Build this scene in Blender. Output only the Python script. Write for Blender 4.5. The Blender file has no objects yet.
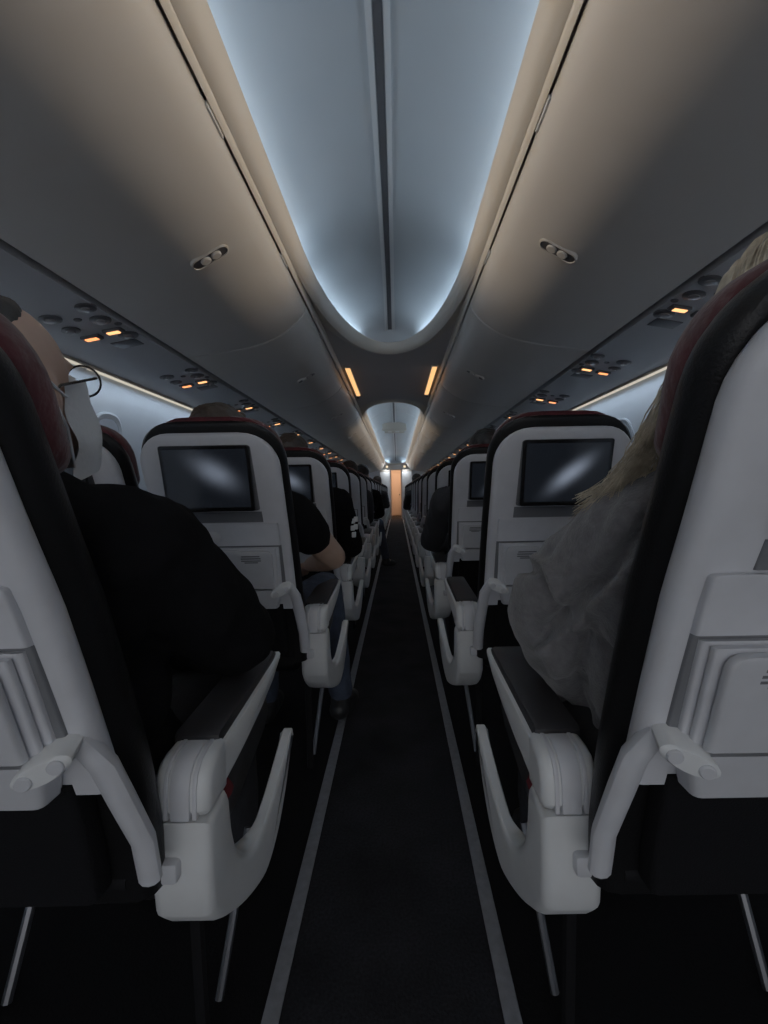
import bpy, bmesh, math, random
from mathutils import Vector, Matrix, noise
random.seed(7)
scene = bpy.context.scene
COL = scene.collection
PITCH = 0.79            # seat row pitch
SEATX = 0.435           # aisle seat centre from the aisle centre line
ROOTY = 0.75            # seat base point, first row
NROWS = 18
END = 15.72            # forward bulkhead

# ------------------------------------------------------------------ materials
MATS = {}
def mat(name, col, rough=0.5, metal=0.0, bump=0.0, bscale=200.0, var=0.0, vscale=30.0, emit=None, estr=0.0, spec=0.5, sheen=0.0, coat=0.0):
    m = bpy.data.materials.new(name); m.use_nodes = True
    nt = m.node_tree; b = nt.nodes['Principled BSDF']
    b.inputs['Base Color'].default_value = (*col, 1); b.inputs['Roughness'].default_value = rough
    b.inputs['Metallic'].default_value = metal; b.inputs['Specular IOR Level'].default_value = spec
    if sheen: b.inputs['Sheen Weight'].default_value = sheen
    if coat: b.inputs['Coat Weight'].default_value = coat
    if emit:
        b.inputs['Emission Color'].default_value = (*emit, 1); b.inputs['Emission Strength'].default_value = estr
    if var or bump:
        tc = nt.nodes.new('ShaderNodeTexCoord')
    if var:
        n = nt.nodes.new('ShaderNodeTexNoise'); n.inputs['Scale'].default_value = vscale; n.inputs['Detail'].default_value = 5
        nt.links.new(tc.outputs['Object'], n.inputs['Vector'])
        r = nt.nodes.new('ShaderNodeValToRGB')
        r.color_ramp.elements[0].position = 0.3; r.color_ramp.elements[1].position = 0.7
        r.color_ramp.elements[0].color = (*[c*(1-var) for c in col], 1); r.color_ramp.elements[1].color = (*[min(1, c*(1+var)) for c in col], 1)
        nt.links.new(n.outputs['Fac'], r.inputs['Fac']); nt.links.new(r.outputs['Color'], b.inputs['Base Color'])
    if bump:
        n2 = nt.nodes.new('ShaderNodeTexNoise'); n2.inputs['Scale'].default_value = bscale; n2.inputs['Detail'].default_value = 3
        nt.links.new(tc.outputs['Object'], n2.inputs['Vector'])
        bp = nt.nodes.new('ShaderNodeBump'); bp.inputs['Strength'].default_value = bump; bp.inputs['Distance'].default_value = 0.004
        nt.links.new(n2.outputs['Fac'], bp.inputs['Height']); nt.links.new(bp.outputs['Normal'], b.inputs['Normal'])
    MATS[name] = m
    return m
def emis(name, col, s):
    m = bpy.data.materials.new(name); m.use_nodes = True; nt = m.node_tree
    nt.nodes.remove(nt.nodes['Principled BSDF'])
    e = nt.nodes.new('ShaderNodeEmission'); e.inputs['Color'].default_value = (*col, 1); e.inputs['Strength'].default_value = s
    nt.links.new(e.outputs[0], nt.nodes['Material Output'].inputs[0]); MATS[name] = m
    return m

SHELL = mat('shell_plastic', (0.54, 0.55, 0.585), 0.42, bump=0.06, bscale=900, var=0.04)
SHELL2 = mat('tray_plastic', (0.50, 0.51, 0.54), 0.4, bump=0.06, bscale=900, var=0.04)
LEDGE = mat('ledge_plastic', (0.13, 0.135, 0.145), 0.5)
ARMW = mat('armrest_plastic', (0.64, 0.655, 0.66), 0.4, var=0.03)
LEATH = mat('black_leather', (0.0045, 0.0045, 0.005), 0.42, bump=0.15, bscale=350, spec=0.22)
PADL = mat('armrest_leather', (0.022, 0.021, 0.023), 0.5, bump=0.12, bscale=400)
RED = mat('red_headrest_fabric', (0.060, 0.006, 0.009), 0.85, bump=0.9, bscale=45, var=0.4, vscale=22, sheen=0.2)
BELT = mat('red_webbing', (0.16, 0.015, 0.022), 0.7, bump=0.3, bscale=300)
BEZEL = mat('black_bezel', (0.006, 0.006, 0.007), 0.25)
FRAME = mat('seat_frame_metal', (0.16, 0.165, 0.18), 0.4, metal=0.6)
DARKF = mat('dark_frame', (0.008, 0.008, 0.009), 0.7, spec=0.1)
STEEL = mat('brushed_steel', (0.17, 0.175, 0.19), 0.35, metal=0.8)
POCKET = mat('pocket_mesh', (0.006, 0.006, 0.007), 0.95, bump=0.4, bscale=500, spec=0.1)
INK = mat('placard_ink', (0.10, 0.10, 0.11), 0.6)
BIN = mat('bin_plastic', (0.43, 0.405, 0.375), 0.5, bump=0.04, bscale=700, var=0.02, vscale=6)
RIM = mat('cream_rim', (0.58, 0.53, 0.46), 0.5)
DOME = mat('dome_panel', (0.40, 0.425, 0.45), 0.6, var=0.02, vscale=5)
DARKC = mat('ceiling_panel', (0.50, 0.46, 0.44), 0.7, bump=0.05)
RAIL = mat('rail_grey', (0.55, 0.56, 0.57), 0.5)
RAILD = mat('rail_dark', (0.10, 0.10, 0.11), 0.6)
PSU = mat('service_panel', (0.30, 0.30, 0.31), 0.55, bump=0.04)
PSUD = mat('service_dark', (0.05, 0.05, 0.055), 0.45)
LENS = mat('lens', (0.16, 0.16, 0.17), 0.2)
WALL = mat('sidewall', (0.50, 0.56, 0.64), 0.55, var=0.03, vscale=8)
REVEAL = mat('window_reveal', (0.46, 0.52, 0.60), 0.5)
SHADE = mat('window_shade', (0.27, 0.30, 0.36), 0.5)
BULK = mat('bulkhead', (0.78, 0.81, 0.84), 0.5, var=0.03)
WARMW = mat('galley_wall', (0.70, 0.58, 0.48), 0.5)
STRIP = mat('floor_strip', (0.165, 0.17, 0.185), 0.5, var=0.15, vscale=60, bump=0.1)
AMBER = emis('amber_sign', (1.0, 0.27, 0.085), 2.0)
AMBER2 = emis('amber_sign_yellow', (1.0, 0.40, 0.14), 2.0)
BAR = emis('warm_bar', (1.0, 0.47, 0.16), 1.2)
SIDEL = emis('sidewall_led', (1.0, 0.91, 0.74), 0.5)
WHITE = mat('white_print', (0.7, 0.7, 0.7), 0.7)
SKIN = mat('skin', (0.44, 0.28, 0.21), 0.5, var=0.06)
SKIN2 = mat('skin_pale', (0.36, 0.24, 0.18), 0.5, var=0.06)
BLACKCL = mat('black_cotton', (0.0045, 0.0045, 0.0055), 0.95, bump=0.3, bscale=250, var=0.2, spec=0.08)
GREYCL = mat('grey_fleece', (0.115, 0.113, 0.118), 0.95, bump=0.45, bscale=300, var=0.2, vscale=80, sheen=0.25)
NAVYCL = mat('dark_jacket', (0.016, 0.017, 0.021), 0.7, bump=0.3, bscale=60)
DENIM = mat('denim', (0.045, 0.058, 0.088), 0.9, bump=0.3, bscale=500, var=0.25)
DENIMD = mat('dark_trousers', (0.012, 0.013, 0.017), 0.9, bump=0.3, bscale=400)
HAIRD = mat('dark_hair', (0.010, 0.008, 0.007), 0.6, bump=0.6, bscale=90)
HAIRB = mat('brown_hair', (0.030, 0.020, 0.014), 0.6, bump=0.6, bscale=90)
BLOND = mat('blonde_hair', (0.42, 0.355, 0.255), 0.5, var=0.4, vscale=60)
MASKM = mat('mask_fabric', (0.62, 0.64, 0.66), 0.9, bump=0.3, bscale=120)
EYEW = mat('eye_white', (0.6, 0.6, 0.6), 0.2)
EYED = mat('iris', (0.03, 0.02, 0.015), 0.2)
SHOE = mat('black_shoe', (0.010, 0.010, 0.011), 0.5)
PAPER = mat('paper', (0.22, 0.23, 0.24), 0.7, var=0.3, vscale=25)
SIGNC = mat('sign_cream', (0.45, 0.42, 0.37), 0.5)

def glass_mat():
    m = bpy.data.materials.new('spectacle_lens'); m.use_nodes = True; nt = m.node_tree
    b = nt.nodes['Principled BSDF']
    b.inputs['Transmission Weight'].default_value = 1.0; b.inputs['IOR'].default_value = 1.1; b.inputs['Roughness'].default_value = 0.0
    return m
GLASS = glass_mat()

def carpet():
    m = bpy.data.materials.new('cabin_carpet'); m.use_nodes = True; nt = m.node_tree; b = nt.nodes['Principled BSDF']
    tc = nt.nodes.new('ShaderNodeTexCoord'); sep = nt.nodes.new('ShaderNodeSeparateXYZ'); nt.links.new(tc.outputs['Object'], sep.inputs[0])
    ab = nt.nodes.new('ShaderNodeMath'); ab.operation = 'ABSOLUTE'; nt.links.new(sep.outputs[0], ab.inputs[0])
    lt = nt.nodes.new('ShaderNodeMath'); lt.operation = 'LESS_THAN'; lt.inputs[1].default_value = 0.212; nt.links.new(ab.outputs[0], lt.inputs[0])
    n = nt.nodes.new('ShaderNodeTexNoise'); n.inputs['Scale'].default_value = 160; n.inputs['Detail'].default_value = 4; nt.links.new(tc.outputs['Object'], n.inputs['Vector'])
    n2 = nt.nodes.new('ShaderNodeTexNoise'); n2.inputs['Scale'].default_value = 5; n2.inputs['Detail'].default_value = 3; nt.links.new(tc.outputs['Object'], n2.inputs['Vector'])
    ad = nt.nodes.new('ShaderNodeMath'); ad.operation = 'MULTIPLY'; nt.links.new(n.outputs['Fac'], ad.inputs[0]); nt.links.new(n2.outputs['Fac'], ad.inputs[1])
    rp = nt.nodes.new('ShaderNodeValToRGB'); rp.color_ramp.elements[0].position = 0.12; rp.color_ramp.elements[1].position = 0.4
    rp.color_ramp.elements[0].color = (0.012, 0.012, 0.014, 1); rp.color_ramp.elements[1].color = (0.030, 0.030, 0.034, 1)
    nt.links.new(ad.outputs[0], rp.inputs['Fac'])
    mx = nt.nodes.new('ShaderNodeMixRGB'); mx.inputs[1].default_value = (0.006, 0.006, 0.007, 1)
    nt.links.new(lt.outputs[0], mx.inputs[0]); nt.links.new(rp.outputs[0], mx.inputs[2]); nt.links.new(mx.outputs[0], b.inputs['Base Color'])
    b.inputs['Roughness'].default_value = 0.95; b.inputs['Specular IOR Level'].default_value = 0.1
    bp = nt.nodes.new('ShaderNodeBump'); bp.inputs['Strength'].default_value = 0.5; bp.inputs['Distance'].default_value = 0.004
    nt.links.new(n.outputs['Fac'], bp.inputs['Height']); nt.links.new(bp.outputs[0], b.inputs['Normal'])
    return m
CARPET = carpet()

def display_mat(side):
    """dark seatback display; reflected glare is painted in as one soft emissive band"""
    m = bpy.data.materials.new('display_glare'); m.use_nodes = True; nt = m.node_tree; b = nt.nodes['Principled BSDF']
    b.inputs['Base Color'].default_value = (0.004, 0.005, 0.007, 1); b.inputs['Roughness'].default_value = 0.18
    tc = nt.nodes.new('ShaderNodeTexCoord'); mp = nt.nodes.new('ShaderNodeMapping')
    # painted glare band: centre line through (u, z); u to the right
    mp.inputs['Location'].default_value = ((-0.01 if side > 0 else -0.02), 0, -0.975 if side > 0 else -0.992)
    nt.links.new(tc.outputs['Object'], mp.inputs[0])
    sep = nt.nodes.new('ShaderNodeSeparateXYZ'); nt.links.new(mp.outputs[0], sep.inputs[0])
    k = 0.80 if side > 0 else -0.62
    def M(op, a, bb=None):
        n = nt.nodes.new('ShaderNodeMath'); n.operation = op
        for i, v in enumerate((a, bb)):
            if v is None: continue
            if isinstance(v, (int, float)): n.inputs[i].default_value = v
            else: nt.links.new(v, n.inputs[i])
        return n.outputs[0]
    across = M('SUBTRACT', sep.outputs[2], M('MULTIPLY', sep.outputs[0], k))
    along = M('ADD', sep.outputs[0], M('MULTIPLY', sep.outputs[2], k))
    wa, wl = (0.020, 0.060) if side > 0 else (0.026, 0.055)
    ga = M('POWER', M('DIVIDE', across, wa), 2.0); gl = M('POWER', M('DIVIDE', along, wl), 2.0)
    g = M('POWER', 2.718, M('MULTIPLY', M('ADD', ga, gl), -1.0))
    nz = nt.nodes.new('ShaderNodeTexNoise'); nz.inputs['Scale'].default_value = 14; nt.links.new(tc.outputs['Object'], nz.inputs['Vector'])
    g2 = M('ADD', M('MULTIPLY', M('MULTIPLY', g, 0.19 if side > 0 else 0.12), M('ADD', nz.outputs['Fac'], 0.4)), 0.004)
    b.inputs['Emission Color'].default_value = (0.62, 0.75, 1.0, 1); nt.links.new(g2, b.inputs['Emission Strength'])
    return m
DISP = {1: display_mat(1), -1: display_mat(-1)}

# ------------------------------------------------------------------ mesh helpers
class MB:
    def __init__(self): self.v = []; self.f = []
    def add(self, vs, fs):
        n = len(self.v); self.v += [tuple(p) for p in vs]; self.f += [tuple(i+n for i in f) for f in fs]; return self
    def bm(self, bm):
        bm.verts.index_update()
        self.add([v.co.copy() for v in bm.verts], [[v.index for v in f.verts] for f in bm.faces]); bm.free(); return self
    def loft(self, rings, cap=True, closed=True):
        n = len(rings[0]); vs = [p for r in rings for p in r]; fs = []
        for i in range(len(rings)-1):
            for j in range(n if closed else n-1):
                k = (j+1) % n
                fs.append((i*n+j, i*n+k, (i+1)*n+k, (i+1)*n+j))
        if cap and closed:
            fs.append(tuple(range(n-1, -1, -1))); fs.append(tuple((len(rings)-1)*n+j for j in range(n)))
        return self.add(vs, fs)
    def box(self, x0, x1, y0, y1, z0, z1, r=0.0, seg=2):
        bm = bmesh.new(); bmesh.ops.create_cube(bm, size=1)
        for v in bm.verts:
            v.co = Vector(((x0+x1)/2+v.co.x*(x1-x0), (y0+y1)/2+v.co.y*(y1-y0), (z0+z1)/2+v.co.z*(z1-z0)))
        if r: bmesh.ops.bevel(bm, geom=bm.edges[:], offset=r, segments=seg, profile=0.5, affect='EDGES')
        return self.bm(bm)
    def ell(self, c, r, rot=None, seg=3):
        bm = bmesh.new(); bmesh.ops.create_icosphere(bm, subdivisions=seg, radius=1)
        for v in bm.verts:
            p = Vector((v.co.x*r[0], v.co.y*r[1], v.co.z*r[2]))
            if rot: p = rot @ p
            v.co = p+Vector(c)
        return self.bm(bm)
    def tube(self, pts, rad, n=10, sx=1.0, cap=True):
        pts = [Vector(p) for p in pts]; rad = rad if isinstance(rad, (list, tuple)) else [rad]*len(pts)
        rings = []; up = None
        for i, p in enumerate(pts):
            t = (pts[min(i+1, len(pts)-1)]-pts[max(i-1, 0)]).normalized()
            if up is None: up = t.orthogonal().normalized()
            up = (up-t*up.dot(t)).normalized(); s = t.cross(up)
            rings.append([p+(up*math.cos(a)+s*math.sin(a)*sx)*rad[i] for a in [2*math.pi*k/n for k in range(n)]])
        return self.loft(rings, cap)
    def caps(self, pts, rad, n=14):
        """limb: tube with round ends and joints, for fusing"""
        self.tube(pts, rad, n)
        for p, r in zip(pts, rad): self.ell(p, (r, r, r), seg=2)
        return self
    def extrude(self, prof, x0, x1, bev=0.0, seg=2):
        """profile of (y,z) points extruded along x"""
        bm = bmesh.new(); a = [bm.verts.new((x0, y, z)) for y, z in prof]; b = [bm.verts.new((x1, y, z)) for y, z in prof]
        n = len(prof)
        bm.faces.new(a); bm.faces.new(b[::-1])
        for i in range(n): bm.faces.new((a[i], b[i], b[(i+1) % n], a[(i+1) % n]))
        bmesh.ops.recalc_face_normals(bm, faces=bm.faces[:])
        if bev:
            es = [e for e in bm.edges if len({round(v.co.x, 5) for v in e.verts}) == 1]
            bmesh.ops.bevel(bm, geom=es, offset=bev, segments=seg, profile=0.5, affect='EDGES')
        return self.bm(bm)
    def disc(self, c, nrm, r, t, n=20, rx=None):
        nrm = Vector(nrm).normalized(); u = nrm.orthogonal().normalized(); w = nrm.cross(u); c = Vector(c)
        rings = []
        for d, k in ((0, 1.0), (t*0.7, 1.0), (t, 0.82)):
            rings.append([c+nrm*d+(u*math.cos(a)+w*math.sin(a))*r*k for a in [2*math.pi*i/n for i in range(n)]])
        return self.loft(rings)
    def xf(self, fn): self.v = [tuple(fn(Vector(p))) for p in self.v]; return self
    def mesh(self, name, m, sharp=35, smooth=True):
        me = bpy.data.meshes.new(name); me.from_pydata(self.v, [], self.f); me.materials.append(m)
        bm = bmesh.new(); bm.from_mesh(me); bmesh.ops.recalc_face_normals(bm, faces=bm.faces[:]); bm.to_mesh(me); bm.free()
        if smooth:
            me.polygons.foreach_set('use_smooth', [True]*len(me.polygons)); me.set_sharp_from_angle(angle=math.radians(sharp))
        me.update(); return me
    def obj(self, name, m, parent=None, sharp=35, smooth=True):
        o = bpy.data.objects.new(name, self.mesh(name, m, sharp, smooth)); COL.objects.link(o)
        if parent: o.parent = parent
        return o

def tag(o, label=None, cat=None, group=None, kind=None):
    if label: o['label'] = label
    if cat: o['category'] = cat
    if group: o['group'] = group
    if kind: o['kind'] = kind
    return o
def empty(name, loc, label=None, cat=None, group=None):
    o = bpy.data.objects.new(name, None); o.empty_display_size = 0.05; o.location = loc; COL.objects.link(o)
    return tag(o, label, cat, group)
def kids(o): return [c for c in bpy.data.objects if c.parent == o]
def copy_tree(o, parent=None):
    c = o.copy(); COL.objects.link(c)
    if parent: c.parent = parent
    for ch in TREE.get(o.name, []):
        copy_tree(ch, c)
    return c
TREE = {}
def part(mb, name, m, parent, sharp=35):
    o = mb.obj(name, m, parent, sharp); TREE.setdefault(parent.name, []).append(o); return o
ORD = ['first', 'second', 'third', 'fourth', 'fifth', 'sixth', 'seventh', 'eighth', 'ninth', 'tenth', 'eleventh', 'twelfth', 'thirteenth',
       'fourteenth', 'fifteenth', 'sixteenth', 'seventeenth', 'eighteenth', 'nineteenth', 'twentieth']

# ------------------------------------------------------------------ seat
PROF = [(0.40, 0.54), (0.5, 0.53), (0.61, 0.502), (0.65, 0.487), (0.754, 0.447), (0.84, 0.412), (0.914, 0.375), (1.005, 0.333), (1.08, 0.295), (1.14, 0.265)]
def Yp(z):
    for (a, ya), (b, yb) in zip(PROF, PROF[1:]):
        if z <= b: return ya+(yb-ya)*(z-a)/(b-a)
    return PROF[-1][1]
def slab(mb, z0, z1, w, d0, d1, rt=0.0, rb=0.0, e=0.006, n=None, wb=None, cx=0.0, bulge=0.0, dt=0.0, dtf=0.0):
    """plate that follows the seat back: half width w, depth d0..d1 from the shell's rear face, rounded top (rt) and bottom (rb) corners"""
    H = z1-z0; zs = set()
    n = n or max(4, int(H/0.03))
    for i in range(n+1): zs.add(z0+H*i/n)
    for i in range(9):
        if rt: zs.add(z1-rt*(1-math.sin(math.pi/2*i/8)))
        if rb: zs.add(z0+rb*(1-math.sin(math.pi/2*i/8)))
    rings = []
    for z in sorted(zs):
        t = (z-z0)/H; ww = w if wb is None else wb+(w-wb)*t
        if rt and z > z1-rt: k = (z-(z1-rt))/rt; ww -= rt*(1-math.sqrt(max(0, 1-k*k)))
        if rb and z < z0+rb: k = (z0+rb-z)/rb; ww -= rb*(1-math.sqrt(max(0, 1-k*k)))
        ww = max(ww, 0.004); y = Yp(z); b = bulge*math.sin(math.pi*min(1, max(0, t)))
        ee = min(e, ww*0.9, (d1-d0)*0.45)
        ring = []
        # rear face edge -> front face edge, rounded
        for sx, sd in ((-1, -1), (1, -1), (1, 1), (-1, 1)):
            for q in range(4):
                a = math.pi/2*q/3
                if (sx, sd) in ((-1, -1), (1, 1)): ca, sa = math.cos(a), math.sin(a)
                else: ca, sa = math.sin(a), math.cos(a)
                x = sx*(ww-ee+ee*ca); dd = (d0+ee-ee*sa-dt*(1-t)) if sd < 0 else (d1+b-ee+ee*sa-dtf*(1-t))
                ring.append((cx+x, y+dd, z))
        rings.append(ring)
    return mb.loft(rings)

def smooth_loop(curve, rest):
    """rounds the run of points with a Catmull-Rom curve and closes it with the straight rest"""
    out = []
    for i in range(len(curve)-1):
        p0, p1, p2, p3 = [Vector(curve[max(0, min(len(curve)-1, i+k))]) for k in (-1, 0, 1, 2)]
        for k in range(4):
            u = k/4; q = 0.5*((2*p1)+(p2-p0)*u+(2*p0-5*p1+4*p2-p3)*u*u+(3*p1-p0-3*p2+p3)*u**3); out.append((q.x, q.y))
    return out+[curve[-1]]+list(rest)

def seat_parts(side, root, full=True, aisle=True):
    """side +1 right of the aisle, -1 left; local frame: origin on the floor below the seat, y forward"""
    def F(p): return Vector((-side*p.x, p.y-ROOTY, p.z))
    def P(mb, name, m, par=None, sharp=35): return part(mb.xf(F), name, m, par or root, sharp)
    P(slab(MB(), 0.44, 1.115, 0.181, 0.028, 0.082, rt=0.09, e=0.024, bulge=0.004), 'back_cushion', LEATH)
    P(slab(MB(), 0.962, 1.130, 0.170, 0.066, 0.148, rt=0.088, rb=0.03, e=0.03, wb=0.156), 'headrest', RED)
    sh = P(slab(MB(), 0.615, 1.085, 0.171, 0.0, 0.035, rt=0.08, e=0.014), 'back_shell', SHELL)
    mon = P(slab(MB(), 0.897, 1.056, 0.109, -0.011, 0.004, rt=0.006, rb=0.006, e=0.004, dt=0.030), 'monitor', BEZEL)
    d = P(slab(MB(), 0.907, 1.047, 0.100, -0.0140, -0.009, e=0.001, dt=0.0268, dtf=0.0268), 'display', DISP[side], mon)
    if full:
        P(slab(MB(), 0.866, 0.894, 0.112, -0.004, 0.003, e=0.002), 'monitor_ledge', LEDGE)
        P(slab(MB(), 0.803, 0.863, 0.150, -0.010, 0.004, rt=0.004, e=0.004), 'mid_panel', SHELL)
        h = MB().disc((-0.02, Yp(0.826)-0.010, 0.826), (0, -1, -0.3), 0.017, 0.005); P(h, 'coat_hook', SHELL2)
        P(slab(MB(), 0.676, 0.803, 0.150, -0.005, 0.003, e=0.002), 'tray_recess', LEDGE)
        tr = P(slab(slab(MB(), 0.684, 0.798, 0.144, -0.012, 0.004, e=0.004, wb=0.140), 0.684, 0.794, 0.138, -0.022, -0.013, e=0.003, wb=0.134), 'tray_table', SHELL)
        P(slab(MB(), 0.684, 0.790, 0.131, -0.036, -0.023, e=0.005, wb=0.127, rt=0.014), 'tray_leaf', SHELL2, tr)
        pl = P(slab(MB(), 0.752, 0.786, 0.034, -0.0355, -0.033, rt=0.008, rb=0.008, e=0.001, cx=0.075), 'placard', SHELL)
        ink = MB()
        for k, (zz, ww) in enumerate(((0.776, 0.024), (0.770, 0.026), (0.764, 0.026), (0.759, 0.018))):
            slab(ink, zz-0.0016, zz+0.0016, ww, -0.0361, -0.0352, e=0.0003, cx=0.075, n=1)
        P(ink, 'placard_print', INK, pl)
        P(slab(MB(), 0.625, 0.678, 0.142, -0.034, 0.0, e=0.008, wb=0.126), 'pocket_flap', SHELL2)
    P(slab(MB(), 0.47, 0.63, 0.135, -0.006, 0.03, e=0.008), 'literature_pocket', POCKET)
    for s in (-1, 1):
        if full:
            br = MB()
            c = Vector((s*0.143, Yp(0.676)-0.034, 0.676)); u = Vector((s*0.9, 0.1, 0.42)).normalized(); nr = Vector((s*0.25, -0.95, -0.2)).normalized(); w = nr.cross(u)
            rr = [[c+nr*dp+u*math.cos(a)*0.030*k+w*math.sin(a)*0.0125*k for a in [2*math.pi*i/20 for i in range(20)]] for dp, k in ((-0.035, 1), (0.003, 1), (0.006, 0.85))]
            br.loft(rr)
            hb = P(br, 'hinge_bracket', ARMW if s > 0 else SHELL)
            bt = MB()
            for q in (-1, 1): bt.disc(c+u*0.016*q+nr*0.004, nr, 0.0078, 0.005, 14)
            P(bt, 'bolt', SHELL2, hb)
        pth = [(s*0.128, Yp(0.688)+0.006, 0.690), (s*0.155, Yp(0.68)+0.004, 0.684), (s*0.170, Yp(0.65)+0.006, 0.652), (s*0.176, Yp(0.60)+0.010, 0.60), (s*0.180, 0.548, 0.53), (s*0.181, 0.560, 0.475)]
        P(MB().tube(pth, [0.009, 0.012, 0.013, 0.013, 0.0125, 0.012], 12, 1.25), 'side_rail', SHELL)
    P(MB().tube([(-0.20, 0.575, 0.465), (0.15, 0.575, 0.465)], 0.016, 12), 'rear_beam', DARKF)
    # seat pan
    P(MB().box(-0.168, 0.160, 0.60, 1.03, 0.39, 0.465, 0.03, 3), 'seat_cushion', LEATH)
    if aisle:
        c, hw = 0.199, 0.037
        prof = [(0.600, 0.525), (0.600, 0.552), (0.606, 0.570), (0.620, 0.582), (0.64, 0.586), (0.668, 0.586), (0.672, 0.514), (0.61, 0.514)]
        ar = P(MB().extrude([(0.65, 0.522), (0.74, 0.530), (0.84, 0.545), (0.92, 0.564), (0.975, 0.588), (0.985, 0.600), (0.94, 0.594), (0.66, 0.580)], c-hw, c+hw, 0.006), 'armrest', ARMW)
        P(MB().extrude([(0.662, 0.57), (0.94, 0.580), (0.982, 0.600), (0.965, 0.609), (0.90, 0.606), (0.67, 0.597), (0.662, 0.592)], c-hw-0.002, c+hw-0.008, 0.007), 'armrest_pad', PADL, ar)
        cp = P(MB().extrude(prof, c-hw-0.001, c+hw+0.001, 0.012, 3), 'armrest_cap', ARMW, ar)
        ins = MB().extrude([(0.597, 0.515), (0.597, 0.552), (0.603, 0.573), (0.618, 0.586), (0.64, 0.590), (0.655, 0.590), (0.655, 0.515)], c-0.013, c+0.013, 0.002)
        for q in (-1, 1):
            ins.extrude([(0.598, 0.515), (0.598, 0.552), (0.604, 0.572), (0.619, 0.584), (0.64, 0.5885), (0.66, 0.5885), (0.66, 0.515)], c+q*0.019-0.003, c+q*0.019+0.003, 0.001)
        P(ins, 'cap_inlay', SHELL, ar)
        ec = [(0.598, 0.512), (0.668, 0.512), (0.676, 0.495), (0.684, 0.45), (0.70, 0.405), (0.73, 0.372), (0.765, 0.362), (0.80, 0.372), (0.85, 0.398), (0.90, 0.432), (0.935, 0.455),
              (0.945, 0.452), (0.93, 0.415), (0.90, 0.36), (0.86, 0.312), (0.81, 0.283), (0.76, 0.285), (0.70, 0.306), (0.64, 0.346), (0.604, 0.385), (0.598, 0.43)]
        ec = smooth_loop(ec[3:-1], ec[-1:]+ec[:3])
        P(MB().extrude(ec, c-hw-0.004, c+hw+0.002, 0.014, 3).xf(lambda p: Vector(((lambda e, k: e-(e-p.x)*(1-0.72*k)+max(0, p.y-0.68)*0.11)(c+hw+0.004, min(1, max(0, (p.y-0.685)/0.11))), p.y, p.z))), 'end_cover', ARMW)
        P(MB().extrude([(0.62, 0.41), (0.68, 0.40), (0.80, 0.40), (0.96, 0.44), (1.0, 0.47), (0.98, 0.52), (0.86, 0.515), (0.70, 0.505), (0.63, 0.50)], 0.155, 0.205, 0.012), 'side_bolster', PADL)
        P(MB().tube([(0.195, 0.690, 0.512), (0.214, 0.697, 0.498), (0.218, 0.712, 0.478), (0.200, 0.725, 0.458)], 0.015, 8, 0.5), 'seat_belt', BELT)
        P(MB().box(0.155, 0.20, 0.585, 0.66, 0.440, 0.468, 0.006), 'beam_bracket', SHELL2)
        P(MB().tube([(0.144, 0.85, 0.005), (0.170, 0.95, 0.25)], 0.008, 8), 'leg', STEEL)
        P(MB().tube([(0.148, 0.775, 0.005), (0.150, 0.74, 0.38)], 0.011, 8), 'leg', DARKF)
    P(MB().tube([(-0.25, 0.85, 0.005), (-0.235, 0.99, 0.36)], 0.009, 8), 'leg', STEEL)
    P(MB().tube([(-0.25, 0.77, 0.005), (-0.24, 0.72, 0.38)], 0.010, 8), 'leg', STEEL)
    P(MB().tube([(-0.26, 0.72, 0.385), (0.16, 0.72, 0.385)], 0.015, 8), 'cross_tube', DARKF)

NOTE = {(-1, 0): 'with a dark red headrest behind the masked passenger', (1, 0): 'with a dark red headrest in front of the frame at the blonde passenger',
        (-1, 1): 'with a black seatback screen, dark hair showing above it', (1, 1): 'with a black seatback screen beside the grey fleece sleeve',
        (-1, 2): 'with a bare forearm in front showing past its screen', (1, 2): 'whose screen is half hidden by the seat behind it'}
def CX(side, k): return ({-1: 0.463, 1: 0.447} if k == 0 else {-1: 0.432, 1: 0.438})[side]
proto = {}
for side in (-1, 1):
    for full in (True, False):
        r = empty('airline_seat', (0, 0, 0)); seat_parts(side, r, full); proto[(side, full)] = r
    r = empty('airline_seat', (0, 0, 0)); seat_parts(side, r, True, aisle=False); proto[(side, 'mid')] = r
used = set()
def place(key, loc, label, group):
    src = proto[key]
    o = src if key not in used else copy_tree(src)
    used.add(key); o.location = loc; tag(o, label, 'seat', group); return o
for k in range(NROWS-1, -1, -1):
    for side in (-1, 1):
        sn = 'left' if side < 0 else 'right'
        if (side, k) in NOTE:
            lab = {(-1, 0): 'nearest grey shelled seat left of the aisle, passenger in a white mask in it',
                   (1, 0): 'nearest grey shelled seat right of the aisle, blonde passenger in it',
                   (-1, 1): 'second grey shelled aisle seat on the left, whole black screen in its back',
                   (1, 1): 'second grey shelled aisle seat on the right, screen partly behind a grey fleece sleeve',
                   (-1, 2): 'third grey shelled aisle seat on the left, half a screen showing past the second seat',
                   (1, 2): 'third grey shelled aisle seat on the right, sliver of screen past the second seat'}[(side, k)]
        else:
            lab = f'{ORD[k]} grey shelled aisle seat from the near end on the {sn} side of the aisle'
        place((side, k < 7), (side*CX(side, k), ROOTY+PITCH*k, 0), lab, f'aisle seats along the {sn} side')
for side in (-1, 1):
    sn = 'left' if side < 0 else 'right'
    place((side, 'mid'), (side*0.85, ROOTY+PITCH+0.03, 0), f'middle seat with a red topped headrest beyond the second aisle seat on the {sn}', 'middle seats')

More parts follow.
